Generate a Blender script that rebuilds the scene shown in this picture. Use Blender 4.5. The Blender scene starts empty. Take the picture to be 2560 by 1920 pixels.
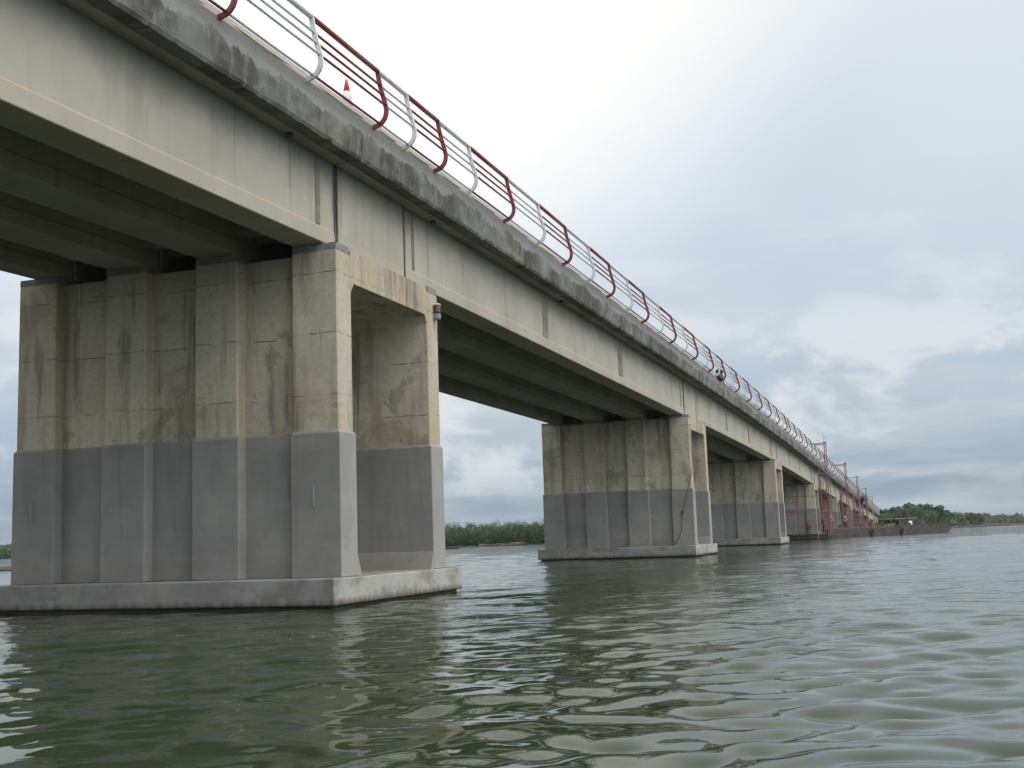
import bpy, bmesh, math, random
import numpy as np
from mathutils import Vector, Matrix
R = math.radians
S = 1.4                                   # metres per layout unit
scene = bpy.context.scene
col = scene.collection
random.seed(7); rng = np.random.default_rng(7)

# ------------------------------------------------------------------ camera
CAM = (8.3014, -16.0738, 0.90)
yaw, pitch, roll = R(18.767), R(7.5351), R(-1.9378)
F = Vector((-math.sin(yaw)*math.cos(pitch), math.cos(yaw)*math.cos(pitch), math.sin(pitch)))
rt = Vector((math.cos(yaw), math.sin(yaw), 0)); up = rt.cross(F)
RT = rt*math.cos(roll)+up*math.sin(roll); UP = -rt*math.sin(roll)+up*math.cos(roll)
cd = bpy.data.cameras.new('camera'); cam = bpy.data.objects.new('camera', cd); col.objects.link(cam)
m = Matrix((RT, UP, -F)).transposed().to_4x4(); m.translation = Vector(CAM)*S
cam.matrix_world = m
cd.sensor_width = 36; cd.lens = 2919.05/2560*36; cd.clip_start = .1; cd.clip_end = 20000
scene.camera = cam

# ------------------------------------------------------------------ node helper
class NT:
    def __init__(s, tree): s.t = tree; s.n = tree.nodes; s.l = tree.links
    def node(s, typ, ins=None, **kw):
        nd = s.n.new(typ)
        for k, v in kw.items(): setattr(nd, k, v)
        for k, v in (ins or {}).items(): s.put(nd.inputs[k], v)
        return nd
    def put(s, sock, v):
        if isinstance(v, bpy.types.NodeSocket): s.l.new(v, sock)
        elif isinstance(v, (tuple, list)) and len(v) == 3 and sock.type == 'RGBA': sock.default_value = (*v, 1)
        else: sock.default_value = v
    def math(s, op, a, b=0.0, c=0.0, clamp=False):
        nd = s.n.new('ShaderNodeMath'); nd.operation = op; nd.use_clamp = clamp
        s.put(nd.inputs[0], a); s.put(nd.inputs[1], b); s.put(nd.inputs[2], c); return nd.outputs[0]
    def add(s, a, b): return s.math('ADD', a, b)
    def mul(s, a, b): return s.math('MULTIPLY', a, b)
    def sub(s, a, b): return s.math('SUBTRACT', a, b)
    def vmul(s, v, k):
        nd = s.n.new('ShaderNodeVectorMath'); nd.operation = 'MULTIPLY'; s.put(nd.inputs[0], v); s.put(nd.inputs[1], k); return nd.outputs[0]
    def vadd(s, v, k):
        nd = s.n.new('ShaderNodeVectorMath'); nd.operation = 'ADD'; s.put(nd.inputs[0], v); s.put(nd.inputs[1], k); return nd.outputs[0]
    def noise(s, vec, scale=1.0, detail=3.0, rough=.55, dist=0.0):
        return s.node('ShaderNodeTexNoise', {'Vector': vec, 'Scale': scale, 'Detail': detail, 'Roughness': rough, 'Distortion': dist}).outputs['Fac']
    def step(s, v, a, b):          # smooth step from a to b
        nd = s.node('ShaderNodeMapRange', {'Value': v, 'From Min': a, 'From Max': b, 'To Min': 0., 'To Max': 1.})
        nd.interpolation_type = 'SMOOTHSTEP'; return nd.outputs[0]
    def mix(s, f, a, b, mode='MIX'):
        nd = s.n.new('ShaderNodeMix'); nd.data_type = 'RGBA'; nd.blend_type = mode
        s.put(nd.inputs[0], f); s.put(nd.inputs[6], a); s.put(nd.inputs[7], b); return nd.outputs[2]
    def xyz(s, v):
        return s.node('ShaderNodeSeparateXYZ', {'Vector': v}).outputs
    def comb(s, x, y, z):
        return s.node('ShaderNodeCombineXYZ', {'X': x, 'Y': y, 'Z': z}).outputs[0]

# ------------------------------------------------------------------ world: overcast tropical sky
w = bpy.data.worlds.new('World'); scene.world = w; w.use_nodes = True
w.node_tree.nodes.clear(); T = NT(w.node_tree)
SUN_EL, SUN_AZ = R(58), R(10)             # azimuth clockwise from +Y
d = T.node('ShaderNodeTexCoord').outputs['Generated']
X = T.xyz(d)
zz = T.math('MAXIMUM', X[2], 0.0)
ramp = T.node('ShaderNodeValToRGB', {'Fac': zz}); cr = ramp.color_ramp
stops = [(0.0, (.34, .44, .55)), (.035, (.29, .40, .53)), (.08, (.41, .52, .65)), (.16, (.58, .67, .80)), (.27, (.68, .77, .92)), (.45, (1.00, 1.01, 1.03)), (1, (1.75, 1.70, 1.62))]
cr.elements[0].position = 0; cr.elements[1].position = 1
for p, c in stops[1:-1]: cr.elements.new(p)
for e, (p, c) in zip(cr.elements, stops): e.position = p; e.color = (*c, 1)
den = T.add(zz, .10)
px = T.math('DIVIDE', X[0], den); py = T.math('DIVIDE', X[1], den)
pv = T.comb(px, T.mul(py, 1.0), 0.0)
n1 = T.noise(T.vmul(pv, (.55, .55, 1)), 1.0, 6, .55, .35)
n2 = T.noise(T.vadd(T.vmul(pv, (.22, .22, 1)), (7.3, 2.1, 0)), 1.0, 4, .5, .2)
n3 = T.noise(T.vadd(T.vmul(d, (7, 7, 15)), (1.2, 4.4, 3)), 1.0, 7, .6, .3)
sky = T.node('ShaderNodeTexSky'); sky.sky_type = 'NISHITA'; sky.sun_disc = False
sky.sun_elevation = SUN_EL; sky.sun_rotation = SUN_AZ
skyc = T.mix(1.0, sky.outputs[0], (.085, .085, .085), 'MULTIPLY')
base = T.mix(.86, skyc, ramp.outputs[0])
# thin bright cloud sheets, then puffs low over the horizon
low = T.sub(1.0, T.step(zz, .10, .34))
c1 = T.mul(T.step(n1, .42, .72), .55)
base = T.mix(c1, base, (.80, .82, .86))
c2 = T.mul(T.mul(T.step(n3, .46, .60), T.step(zz, .015, .07)), T.mul(low, .70))
base = T.mix(c2, base, (.82, .84, .88))
c3 = T.mul(T.step(n2, .48, .72), .24)
base = T.mix(c3, base, (.42, .54, .74))
# brighter veil where the sun stands behind the cloud
g = Vector((math.sin(R(-30))*math.cos(R(34)), math.cos(R(-30))*math.cos(R(34)), math.sin(R(34))))
dt = T.node('ShaderNodeVectorMath', {0: d, 1: tuple(g)}, operation='DOT_PRODUCT').outputs['Value']
gl = T.step(dt, .87, .985)
glow = T.mix(T.mul(gl, 1.0), base, (1.12, 1.11, 1.09))
# added fill: unseen sky right of and behind the viewer is boosted
side = T.node('ShaderNodeVectorMath', {0: d, 1: (.90, -.42, 0)}, operation='DOT_PRODUCT').outputs['Value']
back = T.add(1.0, T.mul(T.step(side, -.05, .8), 1.25))
glow = T.vmul(glow, T.comb(back, back, T.mul(back, .97)))
bg = T.node('ShaderNodeBackground', {'Color': T.mix(1.0, glow, (10., 10., 10.), 'MULTIPLY'), 'Strength': .1})
T.l.new(bg.outputs[0], T.node('ShaderNodeOutputWorld').inputs[0])

sl = bpy.data.lights.new('sun', 'SUN'); sl.energy = 0.9; sl.angle = R(25); sl.color = (1, .96, .9)
so = bpy.data.objects.new('sun', sl); col.objects.link(so)
sd = Vector((math.sin(R(95))*math.cos(SUN_EL), math.cos(R(95))*math.cos(SUN_EL), math.sin(SUN_EL)))
so.rotation_euler = sd.to_track_quat('Z', 'Y').to_euler()
sky.sun_rotation = R(95)

vs = scene.view_settings; vs.view_transform = 'Standard'; vs.look = 'None'; vs.exposure = 0.0; vs.gamma = 1; vs.use_curve_mapping = False

# ------------------------------------------------------------------ materials
def newmat(name):
    mt = bpy.data.materials.new(name); mt.use_nodes = True; mt.node_tree.nodes.clear()
    t = NT(mt.node_tree)
    def finish(color, rough=.85, bump=None, bstr=.3, bdist=.01, **kw):
        b = t.node('ShaderNodeBsdfPrincipled', {'Base Color': color, 'Roughness': rough})
        for k, v in kw.items(): t.put(b.inputs[k.replace('_', ' ')], v)
        if bump is not None:
            bp = t.node('ShaderNodeBump', {'Height': bump, 'Strength': bstr, 'Distance': bdist}); t.l.new(bp.outputs[0], b.inputs['Normal'])
        o = t.node('ShaderNodeOutputMaterial'); t.l.new(b.outputs[0], o.inputs[0]); return mt
    return t, finish
def wpos(t): return t.node('ShaderNodeNewGeometry').outputs['Position']
def plain(name, c, rough=.6, metal=0., var=.25, scale=6):
    t, fin = newmat(name); p = wpos(t)
    n = t.noise(p, scale, 4)
    k = tuple(x*(1-var) for x in c); k2 = tuple(min(1, x*(1+var)) for x in c)
    return fin(t.mix(n, k, k2), rough, Metallic=metal)

def mat_wall():
    t, fin = newmat('old_concrete'); p = wpos(t); X = t.xyz(p)
    nb = t.noise(p, .45, 4, .55); c = t.mix(t.step(nb, .3, .7), (.580, .520, .395), (.455, .405, .300))
    # tone of each casting lift
    wob = t.mul(t.sub(t.noise(p, 1.6, 3), .5), .10)
    zl = t.math('DIVIDE', t.add(t.sub(X[2], .41), wob), 1.36)
    fl = t.math('FLOOR', zl); fr = t.math('FRACT', zl)
    tone = t.node('ShaderNodeTexWhiteNoise', {'Vector': t.comb(fl, t.math('FLOOR', t.mul(X[0], .55)), t.math('FLOOR', t.mul(X[1], .05)))}, noise_dimensions='3D').outputs['Value']
    c = t.mix(t.mul(tone, .22), c, (.21, .19, .155))
    line = t.math('MINIMUM', fr, t.sub(1.0, fr))
    lm = t.mul(t.sub(1.0, t.step(line, .004, .018)), t.step(t.noise(p, 2.2, 3), .38, .62))
    c = t.mix(t.mul(lm, .75), c, (.10, .09, .075))
    # vertical streaks: dark runs and brown runs
    s1 = t.math('MULTIPLY', t.noise(t.vmul(p, (2.6, 2.6, .20)), 1.0, 5, .68), t.add(.80, t.mul(t.noise(p, .42, 2), .42))); s2 = t.noise(t.vadd(t.vmul(p, (1.7, 1.7, .20)), (9, 3, 5)), 1.0, 4, .65)
    c = t.mix(t.mul(t.step(s2, .50, .68), .55), c, (.275, .185, .10))
    c = t.mix(t.mul(t.step(s1, .545, .68), .62), c, (.085, .08, .07))
    # worn and patched areas
    s3 = t.noise(p, .8, 7, .62, .6); c = t.mix(t.mul(t.step(s3, .60, .63), .45), c, (.15, .145, .12))
    s4 = t.noise(t.vadd(p, (20, 4, 8)), .55, 6, .6, .4); c = t.mix(t.mul(t.step(s4, .56, .66), .45), c, (.24, .155, .085))
    s5 = t.noise(t.vadd(p, (3, 40, 8)), .7, 5, .6); c = t.mix(t.mul(t.step(s5, .55, .7), .45), c, (.40, .375, .32))
    # exposed end faces carry ochre runoff
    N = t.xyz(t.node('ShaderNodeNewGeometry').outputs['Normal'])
    oc = t.mul(t.step(N[0], .6, .9), t.step(t.noise(t.vmul(p, (1, 1, .25)), 1.2, 5, .6), .36, .62))
    c = t.mix(t.mul(oc, .80), c, (.50, .33, .155))
    c = t.mix(t.mul(t.step(N[0], .6, .9), .35), c, (.46, .42, .34))  # end faces also painted paler, side light put into the colour
    yy = t.math('MODULO', t.add(t.math('DIVIDE', X[1], S), 60.0), 30.0)
    band = t.mul(t.step(yy, 1.3, 2.3), t.sub(1.0, t.step(yy, 3.0, 3.5)))
    run = t.step(t.noise(t.vmul(p, (3, 4.5, .25)), 1.0, 4, .65), .40, .60)
    c = t.mix(t.mul(t.mul(t.mul(band, run), t.step(N[0], .6, .9)), t.mul(t.step(X[2], 6.6, 7.2), .75)), c, (.095, .085, .08))
    vor = t.node('ShaderNodeTexVoronoi', {'Vector': p, 'Scale': 1.1, 'Randomness': 1.0}).outputs['Distance']
    dot = t.sub(1.0, t.step(vor, .028, .05)); c = t.mix(t.mul(dot, .7), c, (.09, .08, .07))
    fg = t.noise(p, 30, 4, .7); c = t.mix(t.mul(t.step(t.noise(p, 7, 6, .75), .42, .7), .30), c, (.17, .155, .125))
    c = t.mix(t.mul(fg, .16), c, (.16, .15, .13))
    h = t.add(t.mul(fg, .4), t.add(t.mul(lm, -1.2), t.mul(dot, -1.)))
    return fin(c, .9, h, .5, .012)
def mat_jacket():
    t, fin = newmat('new_concrete_jacket'); p = wpos(t)
    n = t.noise(p, .7, 4); c = t.mix(t.step(n, .3, .7), (.262, .252, .232), (.212, .205, .190))
    s = t.noise(t.vmul(p, (2.5, 2.5, .3)), 1.0, 3); c = t.mix(t.mul(t.step(s, .5, .75), .3), c, (.14, .135, .12))
    z = t.xyz(p)[2]
    low = t.mul(t.sub(1.0, t.step(t.add(z, t.mul(t.noise(p, 1.5, 3), -.9)), .2, .75)), .5)
    c = t.mix(low, c, (.20, .18, .14))
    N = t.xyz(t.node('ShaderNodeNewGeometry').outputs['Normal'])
    c = t.mix(t.mul(t.step(N[0], .5, .9), .55), c, (.36, .35, .33))  # right-hand faces painted lighter to look lit from the side
    tr = t.noise(t.vmul(p, (1.2, 1.2, 4.5)), 1.0, 5, .65, .4); c = t.mix(t.mul(t.step(tr, .50, .72), .22), c, (.33, .325, .31))
    bl = t.noise(t.vadd(p, (7, 1, 3)), .55, 6, .6, .5); c = t.mix(t.mul(t.step(bl, .50, .62), .28), c, (.15, .145, .135))
    rn = t.noise(t.vadd(t.vmul(p, (4, 4, .25)), (2, 2, 2)), 1.0, 4, .65); c = t.mix(t.mul(t.step(rn, .60, .74), .35), c, (.16, .13, .10))
    fg = t.noise(p, 26, 3); c = t.mix(t.mul(fg, .12), c, (.1, .1, .1))
    return fin(c, .85, t.add(fg, t.mul(t.noise(p, 5, 2), .8)), .3, .008)
def mat_cap():
    t, fin = newmat('pile_cap_concrete'); p = wpos(t); X = t.xyz(p)
    n = t.noise(p, .8, 5, .6); c = t.mix(t.step(n, .3, .7), (.27, .267, .25), (.175, .172, .16))
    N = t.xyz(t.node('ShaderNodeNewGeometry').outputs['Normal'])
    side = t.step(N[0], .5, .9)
    c = t.mix(t.mul(side, .7), c, (.42, .405, .37))  # brighter lit end of the cap painted into its colour
    s = t.noise(t.vmul(p, (2.2, 2.2, .5)), 1.0, 4, .6); c = t.mix(t.mul(t.step(s, .52, .70), .55), c, (.30, .26, .19))
    s3 = t.noise(t.vadd(t.vmul(p, (1.1, 1.1, 1.6)), (3, 3, 3)), 1.0, 4, .6); c = t.mix(t.mul(t.step(s3, .48, .66), .55), c, (.105, .10, .088))
    hgt = t.add(X[2], t.mul(t.sub(t.noise(t.vmul(p, (5, 5, 1)), 1.0, 4), .5), .22))
    c = t.mix(t.mul(t.sub(1.0, t.step(hgt, .05, .19)), .8), c, (.13, .105, .075))
    c = t.mix(t.mul(t.sub(1.0, t.step(hgt, .0, .08)), .9), c, (.05, .055, .035))
    fg = t.noise(p, 22, 4)
    return fin(c, .85, fg, .4, .012)
def mat_girder(fascia=True):
    t, fin = newmat('girder_concrete' if fascia else 'inner_girder_concrete'); p = wpos(t)
    uv = t.node('ShaderNodeUVMap').outputs[0]; U = t.xyz(uv); X3 = t.xyz(p)
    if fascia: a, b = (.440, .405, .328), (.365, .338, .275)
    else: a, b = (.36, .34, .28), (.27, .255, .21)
    n = t.noise(p, .5, 4); c = t.mix(t.step(n, .3, .7), a, b)
    s = t.noise(t.vmul(p, (2, 2, .3)), 1.0, 4, .6)
    c = t.mix(t.mul(t.step(s, .52, .75), .30), c, (.20, .165, .11))
    c = t.mix(t.mul(t.step(t.noise(t.vadd(t.vmul(p, (3.3, 3.3, .25)), (5, 5, 5)), 1.0, 4, .6), .60, .76), .45), c, (.10, .095, .085))
    if fascia:
        wv = t.mul(t.sub(t.noise(t.vmul(p, (.6, .6, .6)), 1.0, 2), .5), .08)
        v = t.add(U[1], wv)
        fl = t.sub(1.0, t.step(v, .30, .36))                      # bottom flange strip weathers warmer
        c = t.mix(t.mul(fl, .30), c, (.40, .35, .27))
        dd = t.math('ABSOLUTE', t.sub(v, .34))
        ln = t.mul(t.sub(1.0, t.step(dd, .012, .05)), t.step(t.noise(t.vmul(p, (.4, .4, .4)), 1.0, 3), .34, .6))
        c = t.mix(t.mul(ln, .38), c, (.46, .28, .15))
        yy = t.math('MODULO', t.add(t.math('DIVIDE', X3[1], S), 60.0), 30.0)
        wob = t.mul(t.sub(t.noise(t.vmul(p, (1, 1, .9)), 1.0, 3), .5), .16)
        for y0_, w_, k_, cc in ((.42, .13, .75, (.085, .075, .072)), (.60, .10, .45, (.30, .22, .13)), (3.14, .10, .75, (.085, .075, .072)), (1.75, .22, .30, (.33, .24, .15)), (2.45, .10, .25, (.30, .23, .15)), (28.97, .055, .65, (.12, .11, .105)), (3.42, .07, .35, (.30, .21, .12)), (4.25, .05, .5, (.14, .13, .12)), (29.6, .10, .35, (.30, .22, .14))):
            dd_ = t.math('ABSOLUTE', t.add(t.sub(yy, y0_), wob))
            mk = t.mul(t.mul(t.sub(1.0, t.step(dd_, w_*.3, w_)), t.step(t.noise(t.vmul(p, (5, 5, .5)), 1.0, 4, .6), .30, .55)), k_)
            c = t.mix(t.mul(mk, t.step(U[1], .1, .7)), c, cc)
        mold_shade = t.mul(t.step(t.add(U[1], t.mul(t.sub(t.noise(p, .9, 4), .5), .7)), 1.10, 1.95), .72)  # mold together with painted overhang shade, darker toward the deck
        c = t.mix(mold_shade, c, (.105, .105, .085))
    fg = t.noise(p, 24, 4, .7); c = t.mix(t.mul(fg, .13), c, (.13, .12, .1))
    return fin(c, .9, fg, .35, .008)
def mat_edge():
    t, fin = newmat('weathered_edge_concrete'); p = wpos(t)
    uv = t.node('ShaderNodeUVMap').outputs[0]; U = t.xyz(uv)     # u along the bridge, v up from the kerb line, metres
    jag = t.noise(t.comb(t.mul(U[0], 3.2), t.mul(U[1], .5), 0.), 1.0, 5, .7)
    wide = t.noise(t.comb(t.mul(U[0], .34), 0., 3.), 1.0, 3)
    edge = t.add(t.add(t.mul(t.sub(jag, .5), .55), t.mul(t.sub(wide, .5), 1.15)), -.36)
    dark = t.sub(1.0, t.step(t.sub(U[1], edge), -.03, .05))
    n = t.noise(p, 1.2, 4); c = t.mix(n, (.27, .27, .25), (.19, .195, .18))
    st = t.noise(t.comb(t.mul(U[0], 3.6), t.add(t.mul(U[1], .9), t.mul(U[0], .8)), 0.), 1.0, 5, .7)
    dk = t.mix(t.step(st, .48, .70), (.058, .055, .047), (.185, .172, .138))
    bl = t.noise(t.comb(t.mul(U[0], .55), t.mul(U[1], .4), 8.), 1.0, 3)
    dk = t.mix(t.mul(t.step(bl, .53, .66), .70), dk, (.25, .235, .19))
    c = t.mix(t.mul(dark, t.add(.35, t.mul(t.step(t.noise(t.comb(t.mul(U[0], .45), t.mul(U[1], .3), 5.), 1.0, 4, .6), .36, .58), .58))), c, dk)
    top = t.step(U[1], .0, .03)
    c = t.mix(top, c, t.mix(t.noise(p, 2.5, 3), (.52, .48, .42), (.40, .36, .31)))
    h = t.add(t.mul(t.mul(st, dark), 2.2), t.noise(p, 20, 4, .7))
    return fin(c, .95, h, .6, .03)
def mat_soffit():
    t, fin = newmat('deck_concrete'); p = wpos(t)
    n = t.noise(p, .5, 4); c = t.mix(t.step(n, .3, .7), (.34, .32, .26), (.24, .225, .18))
    s = t.noise(t.vadd(p, (5, 1, 2)), 1.1, 5); c = t.mix(t.mul(t.step(s, .5, .7), .4), c, (.29, .24, .16))
    return fin(c, .9, t.noise(p, 20, 3), .3, .01)
def mat_rough(name, a, b, scale=3, rough=.9, bstr=.4):
    t, fin = newmat(name); p = wpos(t)
    n = t.noise(p, scale, 5, .65); c = t.mix(t.step(n, .35, .65), a, b)
    return fin(c, rough, t.noise(p, scale*6, 4), bstr, .01)
def mat_paint(name, c, rust=(.20, .09, .05), amt=.5, rough=.42):
    t, fin = newmat(name); p = wpos(t)
    n = t.noise(p, 3.5, 5, .65); f = t.mul(t.step(n, .55, .68), amt)
    n2 = t.noise(p, 25, 3, .6)
    cc = t.mix(t.mul(n2, .25), c, tuple(x*.55 for x in c))
    return fin(t.mix(f, cc, rust), t.add(rough, t.mul(f, .4)), n2, .15, .003)
def mat_leaf(name, a, b, s=1.0):
    t, fin = newmat(name); p = wpos(t)
    n = t.noise(p, .35*s, 3); n2 = t.noise(p, 2.2*s, 2)
    c = t.mix(t.step(t.add(t.mul(n, .6), t.mul(n2, .4)), .36, .64), a, b)
    return fin(c, .6)
def mat_hull():
    t, fin = newmat('rusty_hull_steel'); p = wpos(t)
    c = t.mix(t.step(t.noise(p, .5, 5, .6), .35, .65), (.036, .031, .029), (.066, .044, .037))
    c = t.mix(t.mul(t.step(t.noise(t.vmul(p, (1.5, 1.5, .2)), 1., 4), .5, .7), .6), c, (.035, .032, .030))
    c = t.mix(t.mul(t.step(t.noise(t.vadd(p, (3, 8, 1)), 1.3, 4), .58, .7), .6), c, (.11, .085, .07))
    return fin(c, .85, t.noise(p, 6, 4), .5, .03)

MT = dict(
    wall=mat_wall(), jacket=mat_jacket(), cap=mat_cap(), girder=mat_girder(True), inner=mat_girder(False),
    edge=mat_edge(), soffit=mat_soffit(),
    plinth=mat_rough('bearing_mortar', (.25, .25, .24), (.18, .175, .16)),
    dark=mat_rough('dark_joint', (.030, .029, .030), (.060, .055, .052), 5),
    fillerlite=mat_rough('joint_mortar', (.30, .28, .23), (.16, .14, .12), 4),
    patch=mat_rough('brown_patch_mortar', (.235, .205, .155), (.17, .145, .11), 2.2),
    rustpatch=mat_rough('rust_stained_patch', (.30, .20, .12), (.21, .13, .075), 2.2),
    darkbase=mat_rough('dark_base_concrete', (.030, .034, .022), (.05, .05, .035), 3),
    red=mat_paint('red_rail_paint', (.205, .030, .036), (.12, .05, .04), .35),
    redtop=mat_paint('worn_red_rail_paint', (.230, .040, .038), (.30, .13, .07), .65),
    white=mat_paint('white_rail_paint', (.62, .64, .66), (.30, .25, .21), .45),
    scaf=mat_paint('red_oxide_steel', (.235, .085, .080), (.14, .06, .048), .6, .6),
    yellow=mat_paint('yellow_steel', (.42, .28, .06), (.2, .12, .05), .5, .6),
    steel=mat_paint('grey_steel', (.25, .26, .27), (.18, .1, .06), .4, .5),
    hull=mat_hull(),
    rusttop=mat_rough('rusty_deck_plate', (.17, .08, .055), (.09, .05, .038), 1.5),
    wood=mat_rough('weathered_wood', (.25, .22, .18), (.15, .125, .10), 3),
    darkwood=mat_rough('dark_wood', (.13, .10, .08), (.07, .055, .045), 3),
    cable=plain('grey_cable', (.10, .095, .09), .7), rope=plain('dark_rope', (.05, .048, .045), .8),
    lampred=plain('red_lens', (.13, .04, .035), .35), lampgrey=plain('grey_metal_housing', (.20, .22, .24), .5), lampcap=plain('pale_metal_cap', (.45, .43, .36), .5),
    conered=plain('orange_red_cone', (.62, .09, .05), .5, var=.1), conewhite=plain('white_cone_band', (.75, .75, .73), .5, var=.08),
    sack=plain('brown_sack', (.17, .085, .075), .9, scale=9), darkcloth=plain('dark_cloth', (.03, .033, .045), .9),
    orange=plain('orange_vest', (.85, .16, .04), .7, var=.12), hat=plain('white_helmet', (.8, .8, .78), .4, var=.05), skin=plain('dark_skin', (.085, .045, .03), .6),
    trousers=plain('blue_green_trousers', (.035, .06, .06), .8), shirt=plain('pale_shirt', (.40, .38, .34), .8), shirt2=plain('brown_grey_shirt', (.12, .10, .085), .8),
    tarp=plain('blue_tarpaulin', (.028, .04, .10), .6), whitepanel=plain('white_panel', (.75, .75, .74), .6, var=.08), tyre=plain('black_rubber', (.018, .018, .018), .8),
    leaf=mat_leaf('mangrove_leaves', (.026, .060, .014), (.066, .118, .028)),
    leaf2=mat_leaf('bright_leaves', (.040, .090, .022), (.085, .150, .040)),
    leaf3=mat_leaf('olive_leaves', (.040, .062, .022), (.082, .110, .040), .6),
    bark=mat_rough('bark', (.09, .075, .06), (.05, .042, .035), 4),
    mud=mat_rough('mud_bank', (.10, .085, .06), (.06, .055, .04), .8),
)

# ------------------------------------------------------------------ mesh helpers (units; scaled by S on build)
class MB:
    def __init__(s): s.v = []; s.f = []; s.uv = []
    def add(s, vs, fs, uvs=None):
        k = len(s.v); s.v += [tuple(v) for v in vs]
        for i, f in enumerate(fs):
            s.f.append(tuple(a+k for a in f)); s.uv.append(uvs[i] if uvs else None)
        return s
    def box(s, x0, x1, y0, y1, z0, z1):
        return s.add([(x0,y0,z0),(x1,y0,z0),(x1,y1,z0),(x0,y1,z0),(x0,y0,z1),(x1,y0,z1),(x1,y1,z1),(x0,y1,z1)],
                     [(0,3,2,1),(4,5,6,7),(0,1,5,4),(1,2,6,5),(2,3,7,6),(3,0,4,7)])
    def loft(s, rings, cap=True, closed=True):
        k = len(s.v); n = len(rings[0])
        for r in rings: s.v += [tuple(p) for p in r]
        for i in range(len(rings)-1):
            for j in range(n if closed else n-1):
                a = k+i*n+j; b = k+i*n+(j+1) % n
                s.f.append((a, b, b+n, a+n)); s.uv.append(None)
        if cap and closed:
            s.f.append(tuple(k+j for j in range(n))[::-1]); s.uv.append(None)
            s.f.append(tuple(k+(len(rings)-1)*n+j for j in range(n))); s.uv.append(None)
        return s
    def prism(s, poly, z0, z1):            # poly counter-clockwise in xy
        return s.loft([[(x, y, z0) for x, y in poly], [(x, y, z1) for x, y in poly]])
    def tube(s, pts, r, n=6):
        pts = [Vector(p) for p in pts]; rings = []
        for i, p in enumerate(pts):
            t = (pts[min(i+1, len(pts)-1)]-pts[max(i-1, 0)]).normalized()
            a = t.cross(Vector((0, 0, 1)) if abs(t.z) < .9 else Vector((1, 0, 0))).normalized(); b = t.cross(a)
            rr = r[i] if isinstance(r, (list, tuple)) else r
            rings.append([tuple(p+(a*math.cos(q)+b*math.sin(q))*rr) for q in [math.tau*j/n for j in range(n)]])
        return s.loft(rings)
    def build(s, name, mat, parent=None, loc=(0, 0, 0), smooth=False):
        me = bpy.data.meshes.new(name)
        me.from_pydata([(x*S, y*S, z*S) for x, y, z in s.v], [], s.f)
        if any(u for u in s.uv):
            l = me.uv_layers.new(name='UVMap')
            for p, u in zip(me.polygons, s.uv):
                if u:
                    for li, q in zip(p.loop_indices, u): l.data[li].uv = (q[0]*S, q[1]*S)
        bm = bmesh.new(); bm.from_mesh(me); bmesh.ops.recalc_face_normals(bm, faces=bm.faces); bm.to_mesh(me); bm.free()
        if smooth:
            for p in me.polygons: p.use_smooth = True
        me.materials.append(mat if not isinstance(mat, str) else MT[mat])
        o = bpy.data.objects.new(name, me); o.location = Vector(loc)*S
        col.objects.link(o)
        if parent: o.parent = parent
        return o
def bevel(o, w=.02, seg=2):
    md = o.modifiers.new('bevel', 'BEVEL'); md.width = w; md.segments = seg; md.limit_method = 'ANGLE'; md.angle_limit = R(40)
    return o
def thing(name, label, cat, loc=(0, 0, 0), group=None, rz=0):
    o = bpy.data.objects.new(name, None); o.location = Vector(loc)*S; o.rotation_euler = (0, 0, rz); col.objects.link(o)
    return tag(o, label, cat, group)
def tag(o, label, cat, group=None):
    o['label'] = label; o['category'] = cat
    if group: o['group'] = group
    return o
def struct(o): o['kind'] = 'structure'; return o
ORD = ['first', 'second', 'third', 'fourth', 'fifth', 'sixth', 'seventh', 'eighth', 'ninth', 'tenth', 'eleventh', 'twelfth', 'thirteenth', 'fourteenth', 'fifteenth', 'sixteenth', 'seventeenth']

# ------------------------------------------------------------------ vertical profile of the bridge
def zk(y):                                 # kerb line
    z = 7.78
    if y < 12: z -= .00032*(min(12-y, 40))**2
    if y > 25: z -= .53*((min(y, 83)-25)/58)**2
    if y > 83: z -= .0183*(y-83)
    return z
def dep(y): return float(np.interp(y, [0, 30, 60, 90], [2.10, 2.19, 2.19, 2.25]))
def gb(y): return zk(y)-dep(y)
PIERS = [30*k for k in range(9)]
ZC, ZJ, TT, D = .405, 2.615, .4925, 4.09
PIL = [(-.79, 0), (-2.58, -1.79), (-4.33, -3.54), (-6.13, -5.34)]
GIR = [(-.79, -.22), (-2.55, -1.82), (-4.30, -3.57), (-5.85, -5.34)]
ZW = -.06                                  # water level

def wall_plan(o, rec=.20, flip=False):
    pts = []                                # front edge from +x to -x
    for i, (a, b) in enumerate(PIL):
        pts += [(b+o, -o), (a-o, -o)]
        if i < 3:
            nb = PIL[i+1][1]
            pts += [(a-o, rec-o), (nb+o, rec-o)]
    pts += [(PIL[-1][0]-o, TT+o), (o, TT+o)]
    if flip: pts = [(x, D-y) for x, y in pts]
    return pts
def lvl(plan, z): return [(x, y, z) for x, y in plan]

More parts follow.
